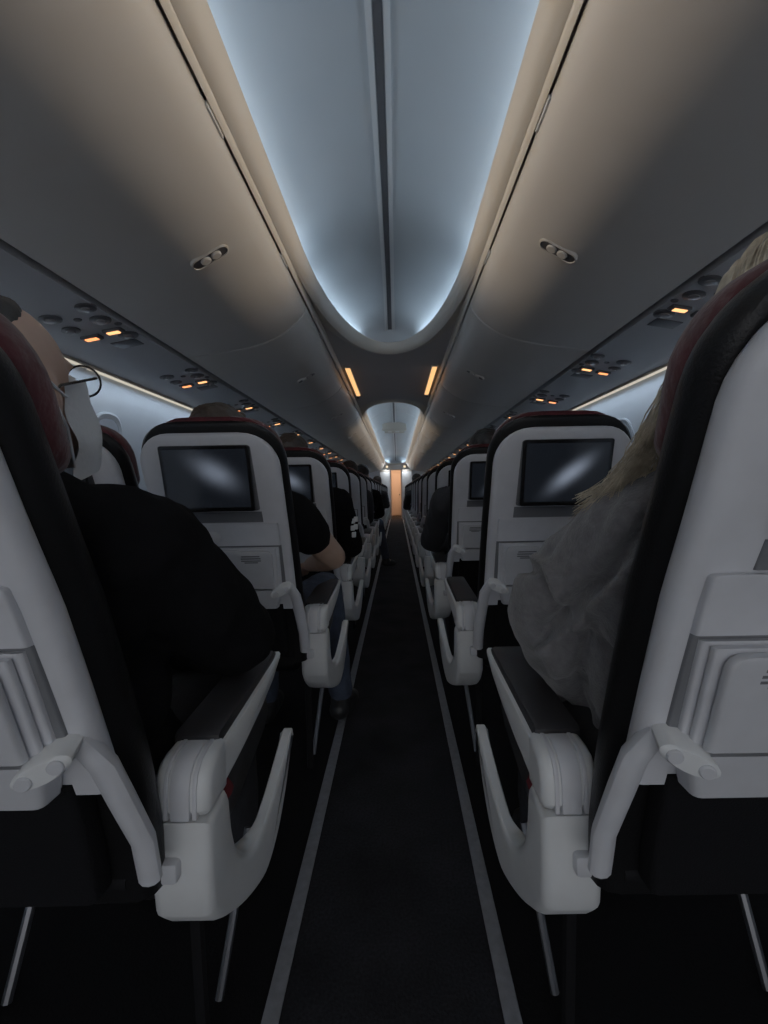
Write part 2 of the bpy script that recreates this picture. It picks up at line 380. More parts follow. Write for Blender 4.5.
# ------------------------------------------------------------------ cabin shell
def struct(o, label=None, kind='structure'): return tag(o, label, None, None, kind)
Y0, Y1 = -2.4, END
fl = MB().box(-1.5, 1.5, Y0, 17.75, -0.06, 0.0).obj('floor', CARPET, smooth=False); struct(fl, 'near black cabin carpet running down the aisle')
for i, s in enumerate((-1, 1)):
    t = MB().box(s*0.215-0.0155, s*0.215+0.0155, Y0, END-0.05, 0.0, 0.005, 0.002).obj(f'trim_{i+1}', STRIP)
    struct(t, f'grey floor strip along the {"left" if s < 0 else "right"} edge of the aisle')
# side walls
def wall_prof(s): return [(s*1.30, 0.0), (s*1.34, 0.25), (s*1.385, 0.55), (s*1.40, 0.85), (s*1.39, 1.1), (s*1.365, 1.3), (s*1.335, 1.47), (s*1.325, 1.53)]
def wall_x(z):
    pr = wall_prof(1)
    for (xa, za), (xb, zb) in zip(pr, pr[1:]):
        if z <= zb: return xa+(xb-xa)*(z-za)/(zb-za)
    return pr[-1][0]
for s in (-1, 1):
    rings = []
    pr = wall_prof(s); out = [(x+s*0.05, z) for x, z in pr][::-1]
    for y in (Y0, END): rings.append([(x, y, z) for x, z in pr+out])
    w = MB().loft(rings).obj('wall_left' if s < 0 else 'wall_right', WALL, sharp=20); struct(w)
nwin = 0
for s in (-1, 1):
    for y in [1.73+0.49*i for i in range(10)]:
        nwin += 1
        r = bpy.data.objects.new(f'window_{nwin}', None); COL.objects.link(r); r.location = (s*wall_x(1.18), y, 1.18); struct(r)
        def ring(k, d, hw=0.125, hh=0.165, n=32):
            out = []
            for i in range(n):
                a = 2*math.pi*i/n; ca, sa = math.cos(a), math.sin(a)
                px = math.copysign(abs(ca)**0.75, ca)*hw*k; pz = math.copysign(abs(sa)**0.75, sa)*hh*k
                out.append((s*(wall_x(1.18+pz)-wall_x(1.18)-d), px, pz))
            return out
        MB().loft([ring(1.0, -0.01), ring(1.0, 0.004), ring(0.94, 0.008), ring(0.82, 0.003), ring(0.80, -0.01)], cap=False).obj('window_frame', REVEAL, r)
        MB().loft([ring(0.86, -0.012), ring(0.86, 0.002)], cap=True).obj('window_shade', SHADE, r)
# outer ceiling: service soffit beside the bins
for s in (-1, 1):
    pr = [(s*0.972, 1.576), (s*1.33, 1.512), (s*1.33, 1.60), (s*0.972, 1.62)]
    o = MB().loft([[(x, y, z) for x, z in pr] for y in (Y0, END)]).obj('ceiling_soffit', PSU, smooth=False); struct(o)
# upper shell so that nothing leaks in
o = MB().box(-1.5, 1.5, Y0, END+2.2, 2.24, 2.30).obj('ceiling', DARKC, smooth=False); struct(o)
for s in (-1, 1):
    o = MB().box(s*0.995-0.01, s*0.995+0.01, Y0, END, 1.61, 2.24).obj('ceiling_bulkhead', DARKC, smooth=False); struct(o)
# domes
HW, LZ, PK = 0.322, 1.895, 2.13
def dome(ya, yb, ea, eb, name):
    """ceiling dome between ya and yb; ea/eb: length of the rounded end (0 = runs on)"""
    root = bpy.data.objects.new(name, None); COL.objects.link(root); struct(root, 'blue lit vaulted ceiling recess with a cream rim')
    def frac(y):
        f = 1.0
        if eb and y > yb-eb: f = min(f, math.sqrt(max(0.0, 1-((y-(yb-eb))/eb)**2)))
        if ea and y < ya+ea: f = min(f, math.sqrt(max(0.0, 1-(((ya+ea)-y)/ea)**2)))
        return f
    ys = [ya+(yb-ya)*i/40 for i in range(41)]
    for i in range(25):
        if eb: ys.append(yb-eb+eb*math.sin(math.pi/2*i/24))
        if ea: ys.append(ya+ea-ea*math.sin(math.pi/2*i/24))
    ys = sorted({round(y, 4) for y in ys})
    # vault surface, wider than the opening by the cove
    CV = 0.135
    rings = []
    N = 28
    for y in ys:
        f = frac(y); hw = (HW*f+CV*min(1, f*1.6)) ; H = (PK-LZ)*(f**0.6)
        rings.append([(hw*math.sin(math.pi/2*u) if False else hw*u, y, LZ+0.004+H*(1-abs(u)**2.4)) for u in [-1+2*j/N for j in range(N+1)]])
    MB().loft(rings, closed=False).obj('dome_panel', DOME, root, sharp=60)
    # rim moulding swept round the opening
    path = []
    def off(px, py, nx, ny, d): return (px+nx*d, py+ny*d)
    M_ = 30
    right = []
    if ea: right += [(HW*math.cos(math.pi/2*(1-i/M_)), (ya+ea)-ea*math.sin(math.pi/2*(1-i/M_))) for i in range(M_)]
    yy0, yy1 = ya+ea, yb-eb
    right += [(HW, yy0+(yy1-yy0)*i/6) for i in range(7)]
    if eb: right += [(HW*math.cos(math.pi/2*i/M_), yy1+eb*math.sin(math.pi/2*i/M_)) for i in range(1, M_+1)]
    left = [(-x, y) for x, y in right[::-1]]
    path = right+[p for p in left if not (p[0] == 0 or abs(p[0]) < 1e-6)]
    closed = bool(ea)
    sec = [(0.14, LZ+0.001), (0.004, LZ+0.001), (0.0, LZ-0.004), (0.004, LZ-0.018), (0.014, LZ-0.038), (0.030, LZ-0.055), (0.046, LZ-0.061), (0.050, LZ-0.050), (0.14, LZ-0.03)]
    rings = []
    for i, (px, py) in enumerate(path):
        a = path[i-1] if i > 0 else (path[-1] if closed else path[0]); b = path[(i+1) % len(path)] if (closed or i < len(path)-1) else path[-1]
        tx, ty = b[0]-a[0], b[1]-a[1]; L = math.hypot(tx, ty); nx, ny = ty/L, -tx/L
        rings.append([(px+nx*d, py+ny*d, z) for d, z in sec])
    if closed: rings.append(rings[0])
    MB().loft(rings, cap=False).obj('dome_rim', RIM, root, sharp=50)
    # centre rail: two slim bars and a dark slot
    a, b = (ya+ea*0.35 if ea else ya), yb-eb*0.012
    def zc(y): return LZ+0.004+(PK-LZ)*(frac(y)**0.6)
    yy = [a+(b-a)*i/60 for i in range(61)]
    for xx, hw, mm, dz in ((0, 0.012, RAILD, 0.003), (-0.023, 0.0085, RAIL, 0.010), (0.023, 0.0085, RAIL, 0.010)):
        MB().loft([[(xx-hw, y, zc(y)+0.01), (xx-hw, y, zc(y)-dz), (xx+hw, y, zc(y)-dz), (xx+hw, y, zc(y)+0.01)] for y in yy]).obj('centre_rail', mm, root, sharp=30)
    # panel joints
    for y in [2.4+1.5*i for i in range(-2, 9)]:
        if ya+ea+0.1 < y < yb-eb*0.6:
            f = frac(y)
            pts = [((HW*f+CV*min(1, f*1.6))*u, y, LZ+0.003+(PK-LZ)*(f**0.6)*(1-abs(u)**2.4)) for u in [-0.97+1.94*j/24 for j in range(25)]]
            MB().tube(pts, 0.0018, 6).obj('panel_joint', RAIL, root)
    return root
dome(Y0, 2.95, 0.0, 1.2, 'ceiling_dome')
dome(4.68, 15.6, 1.0, 0.6, 'ceiling_dome')
# lower ceiling plate with the openings left by building it in strips round the rims
def plate(y0, y1, fn):
    n = 60
    m = MB()
    for s in (-1, 1):
        r = []
        for i in range(n+1):
            y = y0+(y1-y0)*i/n; x = fn(y)
            r.append([(s*x, y, 1.858), (s*0.375, y, 1.858), (s*0.375, y, 1.868), (s*x, y, 1.868)])
        m.loft(r)
    return m
def op(y):
    if y <= 1.75: return HW+0.03
    if y < 2.95: return (HW+0.03)*math.sqrt(max(0, 1-((y-1.75)/1.24)**2))
    if y < 4.68: return 0.0
    if y < 5.68: return (HW+0.03)*math.sqrt(max(0, 1-((5.68-y)/1.04)**2))
    return HW+0.03
o = plate(1.70, 5.74, op).obj('ceiling_panel', DARKC, smooth=False); struct(o, 'flat dark grey ceiling panel between the two lit recesses')
ti = 3
for s in (-1, 1):
    pr = [(s*0.367, 1.838), (s*0.371, 1.826), (s*0.380, 1.819), (s*0.3835, 1.826), (s*0.382, 1.9), (s*0.367, 1.9)]
    o = MB().loft([[(x, y, z) for x, z in pr] for y in (Y0, 15.6)]).obj(f'trim_{ti}', RIM); struct(o, 'cream rail above the overhead bins'); ti += 1

# ------------------------------------------------------------------ overhead bins
BP = [(0.388, 1.822), (0.391, 1.803), (0.398, 1.778), (0.422, 1.748), (0.455, 1.718), (0.495, 1.690), (0.54, 1.664), (0.59, 1.645), (0.645, 1.631), (0.71, 1.618), (0.78, 1.606), (0.85, 1.596), (0.91, 1.588), (0.942, 1.582), (0.952, 1.590)]
def bin_at(t):
    d = [0]
    for a, b in zip(BP, BP[1:]): d.append(d[-1]+math.hypot(b[0]-a[0], b[1]-a[1]))
    L = t*d[-1]
    for i in range(len(BP)-1):
        if L <= d[i+1] or i == len(BP)-2:
            k = (L-d[i])/(d[i+1]-d[i]); a, b = BP[i], BP[i+1]
            p = (a[0]+(b[0]-a[0])*k, a[1]+(b[1]-a[1])*k); tx, tz = b[0]-a[0], b[1]-a[1]; q = math.hypot(tx, tz)
            return p, (tx/q, tz/q)
def make_bin(s):
    r = empty('overhead_bin', (0, 0, 0))
    L = 1.5
    back = [(0.957, 1.62), (0.957, 1.83), (0.40, 1.835)]
    rings = []
    for y, sh in ((0.0025, 0.006), (0.008, 0.001), (0.014, 0), (0.4, 0), (0.8, 0), (1.2, 0), (L-0.014, 0), (L-0.008, 0.001), (L-0.0025, 0.006)):
        ring = []
        for i, p in enumerate(BP):
            (_, t) = bin_at(min(0.999, i/(len(BP)-1)))
            ring.append((s*(p[0]+sh*0.6), y, p[1]+sh*0.6))
        rings.append(ring+[(s*x, y, z) for x, z in back])
    part(MB().loft(rings), 'bin_door', BIN, r, 25)
    # latch: a capsule recess running down the slope with two round pads
    (c, t) = bin_at(0.34); nrm = (-t[1], t[0])
    if nrm[1] > 0: nrm = (t[1], -t[0])
    ym = 0.75
    def fr(u, v, d): return (s*(c[0]+t[0]*u+nrm[0]*d), ym+v, c[1]+t[1]*u+nrm[1]*d)
    def capsule(hl, hr, d):
        hr *= 1.15
        out = []
        for i in range(24):
            a = 2*math.pi*i/24; out.append(fr(math.cos(a)*hr+math.copysign(hl, math.cos(a)), math.sin(a)*hr, d))
        return out
    la = part(MB().loft([capsule(0.038, 0.023, -0.008), capsule(0.038, 0.023, 0.0025), capsule(0.038, 0.019, 0.004), capsule(0.038, 0.018, 0.0015)]), 'latch', BIN, r, 30)
    part(MB().loft([capsule(0.038, 0.0178, 0.0), capsule(0.038, 0.0178, 0.0019)]), 'latch_recess', PSUD, la)
    pd = MB()
    for q in (-0.020, 0.016):
        pd.loft([[fr(q+math.cos(a)*0.0165*k, math.sin(a)*0.0165*k, d) for a in [2*math.pi*i/20 for i in range(20)]] for d, k in ((0.0, 1), (0.005, 1), (0.0075, 0.8))])
    part(pd, 'latch_pad', BIN, la)
    for yy in (0.42, 1.08):
        hg = MB().box(0.383, 0.391, yy-0.05, yy+0.05, 1.814, 1.826, 0.002); hg.xf(lambda p: Vector((s*p.x, p.y, p.z)))
        part(hg, 'hinge', RAIL, r)
    return r
BINY = [2.16-1.5*i for i in (2, 1)]+[2.16+1.5*i for i in range(9)]
for s in (-1, 1):
    b0 = make_bin(s); sn = 'left' if s < 0 else 'right'; n = 0
    for i, y in enumerate(BINY):
        o = b0 if i == 0 else copy_tree(b0)
        o.location = (0, y, 0)
        lab = (f'closed beige overhead bin on the {sn}, {ORD[i-1]} from the near end in view' if i >= 1 else f'closed beige overhead bin on the {sn}, just above the nearest seat')
        tag(o, lab, 'overhead bin', f'overhead bins on the {sn} side')

# ------------------------------------------------------------------ passenger service units
def make_psu(s):
    r = empty('service_unit', (0, 0, 0))
    def zz(x): return 1.576-(x-0.972)*0.1788
    def dn(mb, name, m, par, x, y): return part(mb.xf(lambda p: Vector((s*(x+p.x), y+p.y, zz(x+p.x)+p.z))), name, m, par)
    for x, y, rr in ((1.14, -0.19, 0.034), (1.145, -0.085, 0.030), (1.0, -0.22, 0.032), (1.015, -0.12, 0.034), (1.01, 0.04, 0.036)):
        a = dn(MB().disc((0, 0, 0.002), (0, 0, -1), rr, 0.009), 'air_nozzle' if rr < 0.033 else 'reading_light', PSUD, r, x, y)
        dn(MB().disc((0, 0, -0.006), (0, 0, -1), rr*0.5, 0.006), 'nozzle_cap' if rr < 0.033 else 'lens', LENS, a, x, y)
    for x, y in ((0.985, -0.065), (1.075, -0.15)): dn(MB().disc((0, 0, 0.002), (0, 0, -1), 0.013, 0.006), 'call_button', PSUD, r, x, y)
    for i, (x, y) in enumerate(((1.125, 0.0), (1.03, -0.02))):
        h = dn(MB().box(-0.034, 0.034, -0.020, 0.020, -0.010, 0.004, 0.003), 'sign_housing', PSUD, r, x, y)
        dn(MB().box(-0.022, 0.022, -0.010, 0.010, -0.0125, -0.009, 0.001), 'lit_sign', AMBER if i == 0 else AMBER2, h, x, y)
    dn(MB().box(-0.05, 0.05, -0.035, 0.035, -0.003, 0.004, 0.003), 'speaker_grille', PSUD, r, 1.06, 0.12)
    return r
for s in (-1, 1):
    p0 = make_psu(s); sn = 'left' if s < 0 else 'right'
    y00 = 1.75 if s < 0 else 1.63
    for i in range(17):
        o = p0 if i == 0 else copy_tree(p0)
        o.location = (0, y00+PITCH*i, 0)
        tag(o, f'overhead service panel with amber lit signs on the {sn}, {ORD[i]} from the near end', 'overhead service panel', f'service panels on the {sn} side')
# light strips above the windows
for s in (-1, 1):
    sn = 'left' if s < 0 else 'right'
    for i in range(10):
        y = 0.5+1.5*i
        r = empty('sidewall_light', (s*1.316, y, 1.500), f'slim glowing light strip above the {sn} windows, {ORD[i]} from the near end', 'light strip', f'light strips above the {sn} windows')
        MB().box(-0.012, 0.012, 0.01, 1.49, 0.004, 0.016, 0.002).obj('housing', RIM, r)
        MB().box(-0.008, 0.008, 0.015, 1.485, -0.003, 0.0045, 0.002).obj('diffuser', SIDEL, r)
# warm bars on the flat ceiling panel
for s in (-1, 1):
    sn = 'left' if s < 0 else 'right'
    r = empty('ceiling_light', (s*0.322, 3.87, 1.858), f'warm amber light bar on the dark ceiling panel, {sn} of the pair', 'ceiling light', 'warm ceiling light bars')
    MB().box(-0.023, 0.023, -0.50, 0.50, -0.006, 0.002, 0.002).obj('housing', RAIL, r)
    MB().box(-0.018, 0.018, -0.48, 0.48, -0.011, -0.004, 0.003).obj('diffuser', BAR, r)
    MB().disc((0.015*s, 0.60, 0), (0, 0, -1), 0.014, 0.008).obj('end_lamp', LENS, r)
# hanging sign in the far recess
sg = empty('hanging_sign', (0, 8.0, 2.035), 'cream box sign hanging below the far blue lit ceiling', 'sign')
MB().box(-0.21, 0.21, -0.05, 0.05, -0.045, 0.10, 0.012).obj('sign_body', SIGNC, sg)
MB().box(-0.17, 0.17, -0.045, 0.045, -0.085, -0.045, 0.006).obj('sign_base', SIGNC, sg)
for q in (-0.08, 0.05): MB().box(q-0.035, q+0.035, -0.048, -0.044, -0.08, -0.055).obj('sign_window', RAIL, sg)
MB().tube([(0, 0, 0.09), (0, 0, 0.11)], 0.03, 12).obj('sign_mount', RIM, sg)

# forward bulkhead, doorway and the galley beyond
o = MB().box(-1.5, -0.17, END, END+0.06, 0, 2.24).box(0.17, 1.5, END, END+0.06, 0, 2.24).box(-0.17, 0.17, END, END+0.06, 1.66, 2.24).obj('wall_front', BULK, smooth=False); struct(o)
o = MB().box(-0.19, -0.167, END-0.02, END+0.07, 0, 1.69, 0.003).box(0.167, 0.19, END-0.02, END+0.07, 0, 1.69, 0.003).box(-0.19, 0.19, END-0.02, END+0.07, 1.655, 1.68, 0.003).obj('door_1', RIM); struct(o, 'open doorway at the far end of the aisle')
o = MB().box(-0.9, -0.6, END+0.06, 17.6, 0, 2.24).box(0.6, 0.9, END+0.06, 17.6, 0, 2.24).box(-0.9, 0.9, 17.6, 17.66, 0, 2.24).obj('wall_galley', WARMW, smooth=False); struct(o)
d2 = MB().box(-0.17, 0.17, 17.55, 17.60, 0.02, 1.6, 0.01).obj('door_2', WARMW); struct(d2)
MB().disc((0.12, 17.55, 0.8), (0, -1, 0), 0.025, 0.03).obj('door_handle', STEEL, d2)
for s in (-1, 1):
    sn = 'left' if s < 0 else 'right'
    c = empty('partition', (s*0.375, END-0.12, 0), f'pale grey partition panel beside the {sn} of the far doorway', 'partition')
    MB().box(-0.17, 0.17, -0.05, 0.05, 0.02, 1.62, 0.012).obj('partition_panel', BULK, c); MB().box(-0.17, 0.17, -0.055, 0.055, 1.60, 1.66, 0.006).obj('partition_top', RIM, c)
    l = empty('exit_lamp', (s*0.30, END-0.06, 1.77), f'small round lamp above the far doorway, {sn} one', 'lamp')
    MB().disc((0, 0, 0), (0, -1, 0), 0.055, 0.03).obj('lamp_body', RIM, l); MB().disc((0, -0.029, 0), (0, -1, 0), 0.04, 0.012).obj('lamp_lens', emis('lamp_glow', (1, 0.8, 0.5), 0.9), l)
mg = empty('magazine', (-SEATX, ROOTY+PITCH, 0), 'grey magazine in the pocket of the second left seat', 'magazine')
m_ = slab(MB(), 0.49, 0.612, 0.040, -0.014, -0.0075, e=0.001, cx=0.04); m_.xf(lambda p: Vector((p.x, p.y-ROOTY, p.z))); m_.obj('magazine_cover', PAPER, mg)

# ------------------------------------------------------------------ people
def fuse(mb, voxel, smooth=6, nz=0.0, nscale=12.0, seed=0.0, fn=None):
    me = bpy.data.meshes.new('tmp'); me.from_pydata(mb.v, [], mb.f)
    o = bpy.data.objects.new('tmp', me); COL.objects.link(o)
    r = o.modifiers.new('r', 'REMESH'); r.mode = 'VOXEL'; r.voxel_size = voxel; r.use_smooth_shade = True
    if smooth:
        s = o.modifiers.new('s', 'SMOOTH'); s.factor = 0.5; s.iterations = smooth
    dg = bpy.context.evaluated_depsgraph_get(); dg.update()
    out = bpy.data.meshes.new_from_object(o.evaluated_get(dg))
    bpy.data.objects.remove(o); bpy.data.meshes.remove(me)
    if nz or fn:
        out.update(); nn = [v.normal.copy() for v in out.vertices]
        for v, n in zip(out.vertices, nn):
            p = v.co.copy(); q = Vector((p.x*nscale+seed, p.y*nscale, p.z*nscale*0.6))
            d = nz*(noise.noise(q)+0.5*noise.noise(q*2.3)) if nz else 0
            if fn: d += fn(p)
            v.co = p+n*d
    out.polygons.foreach_set('use_smooth', [True]*len(out.polygons))
    return out
def link(me, name, m, parent):
    me.materials.clear(); me.materials.append(m); me.name = name
    o = bpy.data.objects.new(name, me); COL.objects.link(o); o.parent = parent; return o

BASE = dict(pelvis=(0, 0.70, 0.52), belly=(0, 0.655, 0.66), chest=(0, 0.60, 0.82), neck=(0, 0.545, 0.945), head=(0, 0.515, 1.085),
            sA=(0.15, 0.585, 0.885), eA=(0.165, 0.73, 0.665), wA=(0.07, 0.92, 0.635), sB=(-0.15, 0.585, 0.885), eB=(-0.17, 0.72, 0.67), wB=(-0.06, 0.92, 0.62),
            kA=(0.09, 1.06, 0.53), aA=(0.09, 1.10, 0.09), tA=(0.09, 1.21, 0.035), kB=(-0.09, 1.06, 0.53), aB=(-0.09, 1.10, 0.09), tB=(-0.09, 1.21, 0.035),
            yaw=0.0, pitch=0.0, roll=0.0, hair_back=0.0, limb=1.0)
def person(side, row, label, skin=SKIN, top=BLACKCL, legs=DENIMD, hair=HAIRD, voxel=0.009, short=False, extra=None, top_name='shirt', hairfn=None, topfn=None, nz=0.006, dens=1.0, **kw):
    J = dict(BASE); J.update(kw); oy = PITCH*row
    root = empty('person', (side*CX(side, row), ROOTY+oy, 0), label, 'person')
    def F(p): p = Vector(p); return Vector((-side*p.x, p.y-ROOTY, p.z))
    R = Matrix.Rotation(-J['yaw']*(-side), 3, 'Z') @ Matrix.Rotation(J['pitch'], 3, 'X') @ Matrix.Rotation(J['roll'], 3, 'Y')
    hc = F(J['head'])
    def Hd(p): return hc+R @ Vector(p)
    g = {k: F(v) for k, v in J.items() if isinstance(v, tuple)}
    b = MB()
    # head
    b.ell(Hd((0, -0.008, 0.022)), (0.073, 0.093, 0.088), R); b.ell(Hd((0, 0.030, -0.048)), (0.056, 0.062, 0.064), R); b.ell(Hd((0, 0.055, -0.085)), (0.030, 0.028, 0.022), R, 2)
    b.ell(Hd((0, 0.094, -0.018)), (0.013, 0.018, 0.024), R, 2); b.ell(Hd((0, 0.086, -0.058)), (0.022, 0.012, 0.010), R, 2); b.ell(Hd((0, 0.074, 0.022)), (0.048, 0.018, 0.012), R, 2)
    for q in (-1, 1):
        b.ell(Hd((q*0.074, -0.006, -0.012)), (0.010, 0.020, 0.032), R, 2); b.ell(Hd((q*0.042, 0.060, -0.03)), (0.020, 0.022, 0.022), R, 2)
    b.caps([g['neck']-Vector((0, 0, 0.03)), Hd((0, -0.02, -0.05))], [0.058, 0.052])
    # trunk and limbs
    def trunk(m, k):
        for nm, r in (('pelvis', (0.155, 0.105, 0.10)), ('belly', (0.140, 0.10, 0.12)), ('chest', (0.155, 0.10, 0.14))): m.ell(g[nm], (r[0]+k, r[1]+k, r[2]+k))
        m.caps([g['sA'], g['neck']-Vector((0, 0, 0.035)), g['sB']], [0.062+k, 0.055+k, 0.062+k])
    trunk(b, -(1-J['limb'])*0.09)
    for q in 'AB':
        b.caps([g['s'+q], g['s'+q].lerp(g['e'+q], 0.5), g['e'+q]], [v*J['limb'] for v in (0.056, 0.050, 0.041)]); b.caps([g['e'+q], g['e'+q].lerp(g['w'+q], 0.3), g['w'+q]], [v*J['limb'] for v in (0.041, 0.042, 0.027)])
        hip = g['pelvis']+(g['k'+q]-g['pelvis'])*0.15+Vector(((-side)*(0.07 if q == 'A' else -0.07), 0, -0.01))
        b.caps([hip, g['k'+q]], [0.078, 0.055]); b.caps([g['k'+q], g['k'+q].lerp(g['a'+q], 0.35), g['a'+q]], [0.053, 0.052, 0.034]); b.caps([g['a'+q], g['t'+q]], [0.034, 0.028])
        # hand: palm, four unequal curled fingers and a thumb from the side of the palm
        d = (g['w'+q]-g['e'+q]).normalized(); sd = d.cross(Vector((0, 0, 1))).normalized(); dn = sd.cross(d).normalized()
        if dn.z > 0: dn = -dn
        pc = g['w'+q]+d*0.045
        rot = Matrix((sd, d, dn)).transposed(); b.ell(pc, (0.036, 0.048, 0.017), rot, 2)
        for fi, ln in ((-1.5, 0.058), (-0.5, 0.070), (0.5, 0.073), (1.5, 0.062)):
            p0 = pc+d*0.035+sd*fi*0.0185; p1 = p0+d*ln*0.5+dn*0.008; p2 = p1+d*ln*0.28+dn*ln*0.3; b.caps([p0, p1, p2], [0.0095, 0.0085, 0.0075], 8)
        iw = sd if (sd.x*(g['w'+q].x)) < 0 else -sd
        p0 = pc-d*0.015+iw*0.026; p1 = p0+iw*0.024+d*0.022+dn*0.008; p2 = p1+d*0.026+dn*0.012; b.caps([p0, p1, p2], [0.012, 0.0105, 0.009], 8)
    link(fuse(b, min(voxel, 0.0085), 3), 'body', skin, root)
    # clothing
    t = MB(); trunk(t, 0.014)
    for q in 'AB':
        if short: t.caps([g['s'+q], g['s'+q].lerp(g['e'+q], 0.45)], [0.070, 0.066])
        else:
            t.caps([g['s'+q], g['s'+q].lerp(g['e'+q], 0.5), g['e'+q]], [0.074*dens, 0.068*dens, 0.058*dens]); t.caps([g['e'+q], g['e'+q].lerp(g['w'+q], 0.9)], [0.058*dens, 0.040*dens])
    if extra: extra(t, F)
    link(fuse(t, voxel, 5, nz, 13.0, seed=row*3.1+side, fn=topfn(F) if topfn else None), top_name, top, root)
    p = MB(); p.ell(g['pelvis'], (0.166, 0.118, 0.108))
    for q in 'AB':
        hip = g['pelvis']+(g['k'+q]-g['pelvis'])*0.15+Vector(((-side)*(0.07 if q == 'A' else -0.07), 0, -0.01))
        p.caps([hip, g['k'+q]], [0.090, 0.067]); p.caps([g['k'+q], g['k'+q].lerp(g['a'+q], 0.4), g['a'+q].lerp(g['k'+q], 0.06)], [0.067, 0.060, 0.050])
    link(fuse(p, voxel, 5, 0.005, 15.0, seed=row), 'trousers', legs, root)
    for q in 'AB':
        s = MB(); a, tt = g['a'+q], g['t'+q]; dv = (tt-a); dv.z = 0; dv.normalize()
        s.caps([a-dv*0.03-Vector((0, 0, 0.04)), tt-Vector((0, 0, -0.005)), tt+dv*0.05+Vector((0, 0, -0.002))], [0.042, 0.040, 0.030]); s.caps([a, a-Vector((0, 0, 0.03))], [0.045, 0.045])
        for i, v in enumerate(s.v):
            pass
        me = fuse(s, voxel*0.8, 3)
        for v in me.vertices: v.co.z = max(v.co.z, 0.002)
        link(me, 'shoe', SHOE, root)
    # hair
    h = MB()
    if hairfn: hairfn(h, Hd, R)
    else:
        hb = J['hair_back']; h.ell(Hd((0, -0.022-hb, 0.040-hb*0.2)), (0.083-hb*0.2, 0.097-hb*0.3, 0.088-hb*0.2), R); h.ell(Hd((0, -0.055, -0.01)), (0.070, 0.060, 0.075), R); h.ell(Hd((0, 0.035-hb*1.6, 0.085-hb*0.3)), (0.060, 0.055, 0.040), R)
    link(fuse(h, 0.008, 2, 0.006, 40.0, seed=row), 'hair', hair, root)
    for q in (-1, 1):
        e = MB().ell(Hd((q*0.031, 0.074, 0.0)), (0.012, 0.012, 0.011), R, 2).obj('eye', EYEW, root)
        MB().ell(Hd((q*0.031, 0.084, 0.0)), (0.0052, 0.0035, 0.0052), R, 2).obj('iris', EYED, e)
    return root, Hd, R, F

# left, nearest: black hoodie, glasses, white mask
def hood(t, F):
    t.caps([F((0.08, 0.53, 0.925)), F((-0.08, 0.53, 0.925))], [0.055, 0.055])
    t.caps([F((0.14, 0.62, 0.87)), F((0.175, 0.72, 0.77)), F((0.195, 0.83, 0.68))], [0.080, 0.078, 0.066])
r1, H1, R1, F1 = person(-1, 0, 'passenger in a black hoodie, glasses and white face mask in the nearest left seat', skin=SKIN, top=BLACKCL, legs=DENIMD, voxel=0.007, extra=hood, top_name='hoodie', nz=0.010,
    head=(0.014, 0.545, 1.070), neck=(0.015, 0.555, 0.935), yaw=0.12, pitch=0.30, hair_back=0.03, limb=0.85, sA=(0.14, 0.60, 0.875), eA=(0.185, 0.85, 0.665), wA=(-0.02, 0.98, 0.62))
mk = MB()
def mpt(u, v):
    a = u*1.62; z = 0.000-0.122*v
    rr = 0.071+0.020*math.sin(math.pi*v)*math.cos(a*0.8)
    return H1((math.sin(a)*(0.071+0.003*math.sin(math.pi*v))*(1-0.16*v)+0.004*math.sin(9*v+3*u), 0.012+math.cos(a)*(rr+0.014*(1-abs(u)))+0.012+0.004*math.sin(7*u+11*v), z))
NU, NV = 24, 12
vs = [mpt(-1+2*i/NU, j/NV) for j in range(NV+1) for i in range(NU+1)]
fs = [(j*(NU+1)+i, j*(NU+1)+i+1, (j+1)*(NU+1)+i+1, (j+1)*(NU+1)+i) for j in range(NV) for i in range(NU)]
mo = MB().add(vs, fs).obj('face_mask', MASKM); tag(mo, 'crumpled white face mask on the passenger in the nearest left seat', 'face mask')
for q in (-1, 1):
    MB().tube([mpt(q*0.98, 0.12), H1((q*0.079, 0.010, -0.012)), H1((q*0.086, -0.012, 0.005))], 0.0018, 6).obj('ear_loop', MASKM, mo); MB().tube([mpt(q*0.98, 0.85), H1((q*0.078, 0.004, -0.050)), H1((q*0.086, -0.012, -0.02))], 0.0018, 6).obj('ear_loop', MASKM, mo)
gl = empty('glasses', H1((0, 0.09, 0))+r1.location, 'thin dark framed glasses on the masked passenger', 'glasses')
inv = H1((0, 0.09, 0))
def gpt(p): return H1(p)-inv
fr_ = MB()
for q in (-1, 1):
    fr_.tube([gpt((q*0.034+0.026*math.cos(a), 0.100-0.10*abs(q*0.034+0.026*math.cos(a))**1.5, 0.0+0.021*math.sin(a))) for a in [2*math.pi*i/24 for i in range(25)]], 0.0016, 6, cap=False)
fr_.tube([gpt((-0.010, 0.104, 0.004)), gpt((0, 0.107, 0.007)), gpt((0.010, 0.104, 0.004))], 0.0015, 6)
fr_.obj('rim', BEZEL, gl)
for q in (-1, 1):
    MB().tube([gpt((q*0.060, 0.088, 0.004)), gpt((q*0.074, 0.075, 0.004)), gpt((q*0.079, 0.01, 0.0)), gpt((q*0.079, -0.012, -0.010))], 0.0018, 6).obj('temple_arm', BEZEL, gl)
    n = 24
    MB().loft([[gpt((q*0.034+0.0245*k*math.cos(a), 0.098-0.10*abs(q*0.034+0.026*k*math.cos(a))**1.5+dd, 0.0195*k*math.sin(a))) for a in [2*math.pi*i/n for i in range(n)]] for dd, k in ((0, 1), (0.0012, 1))]).obj('lens', GLASS, gl)
mo.location = r1.location

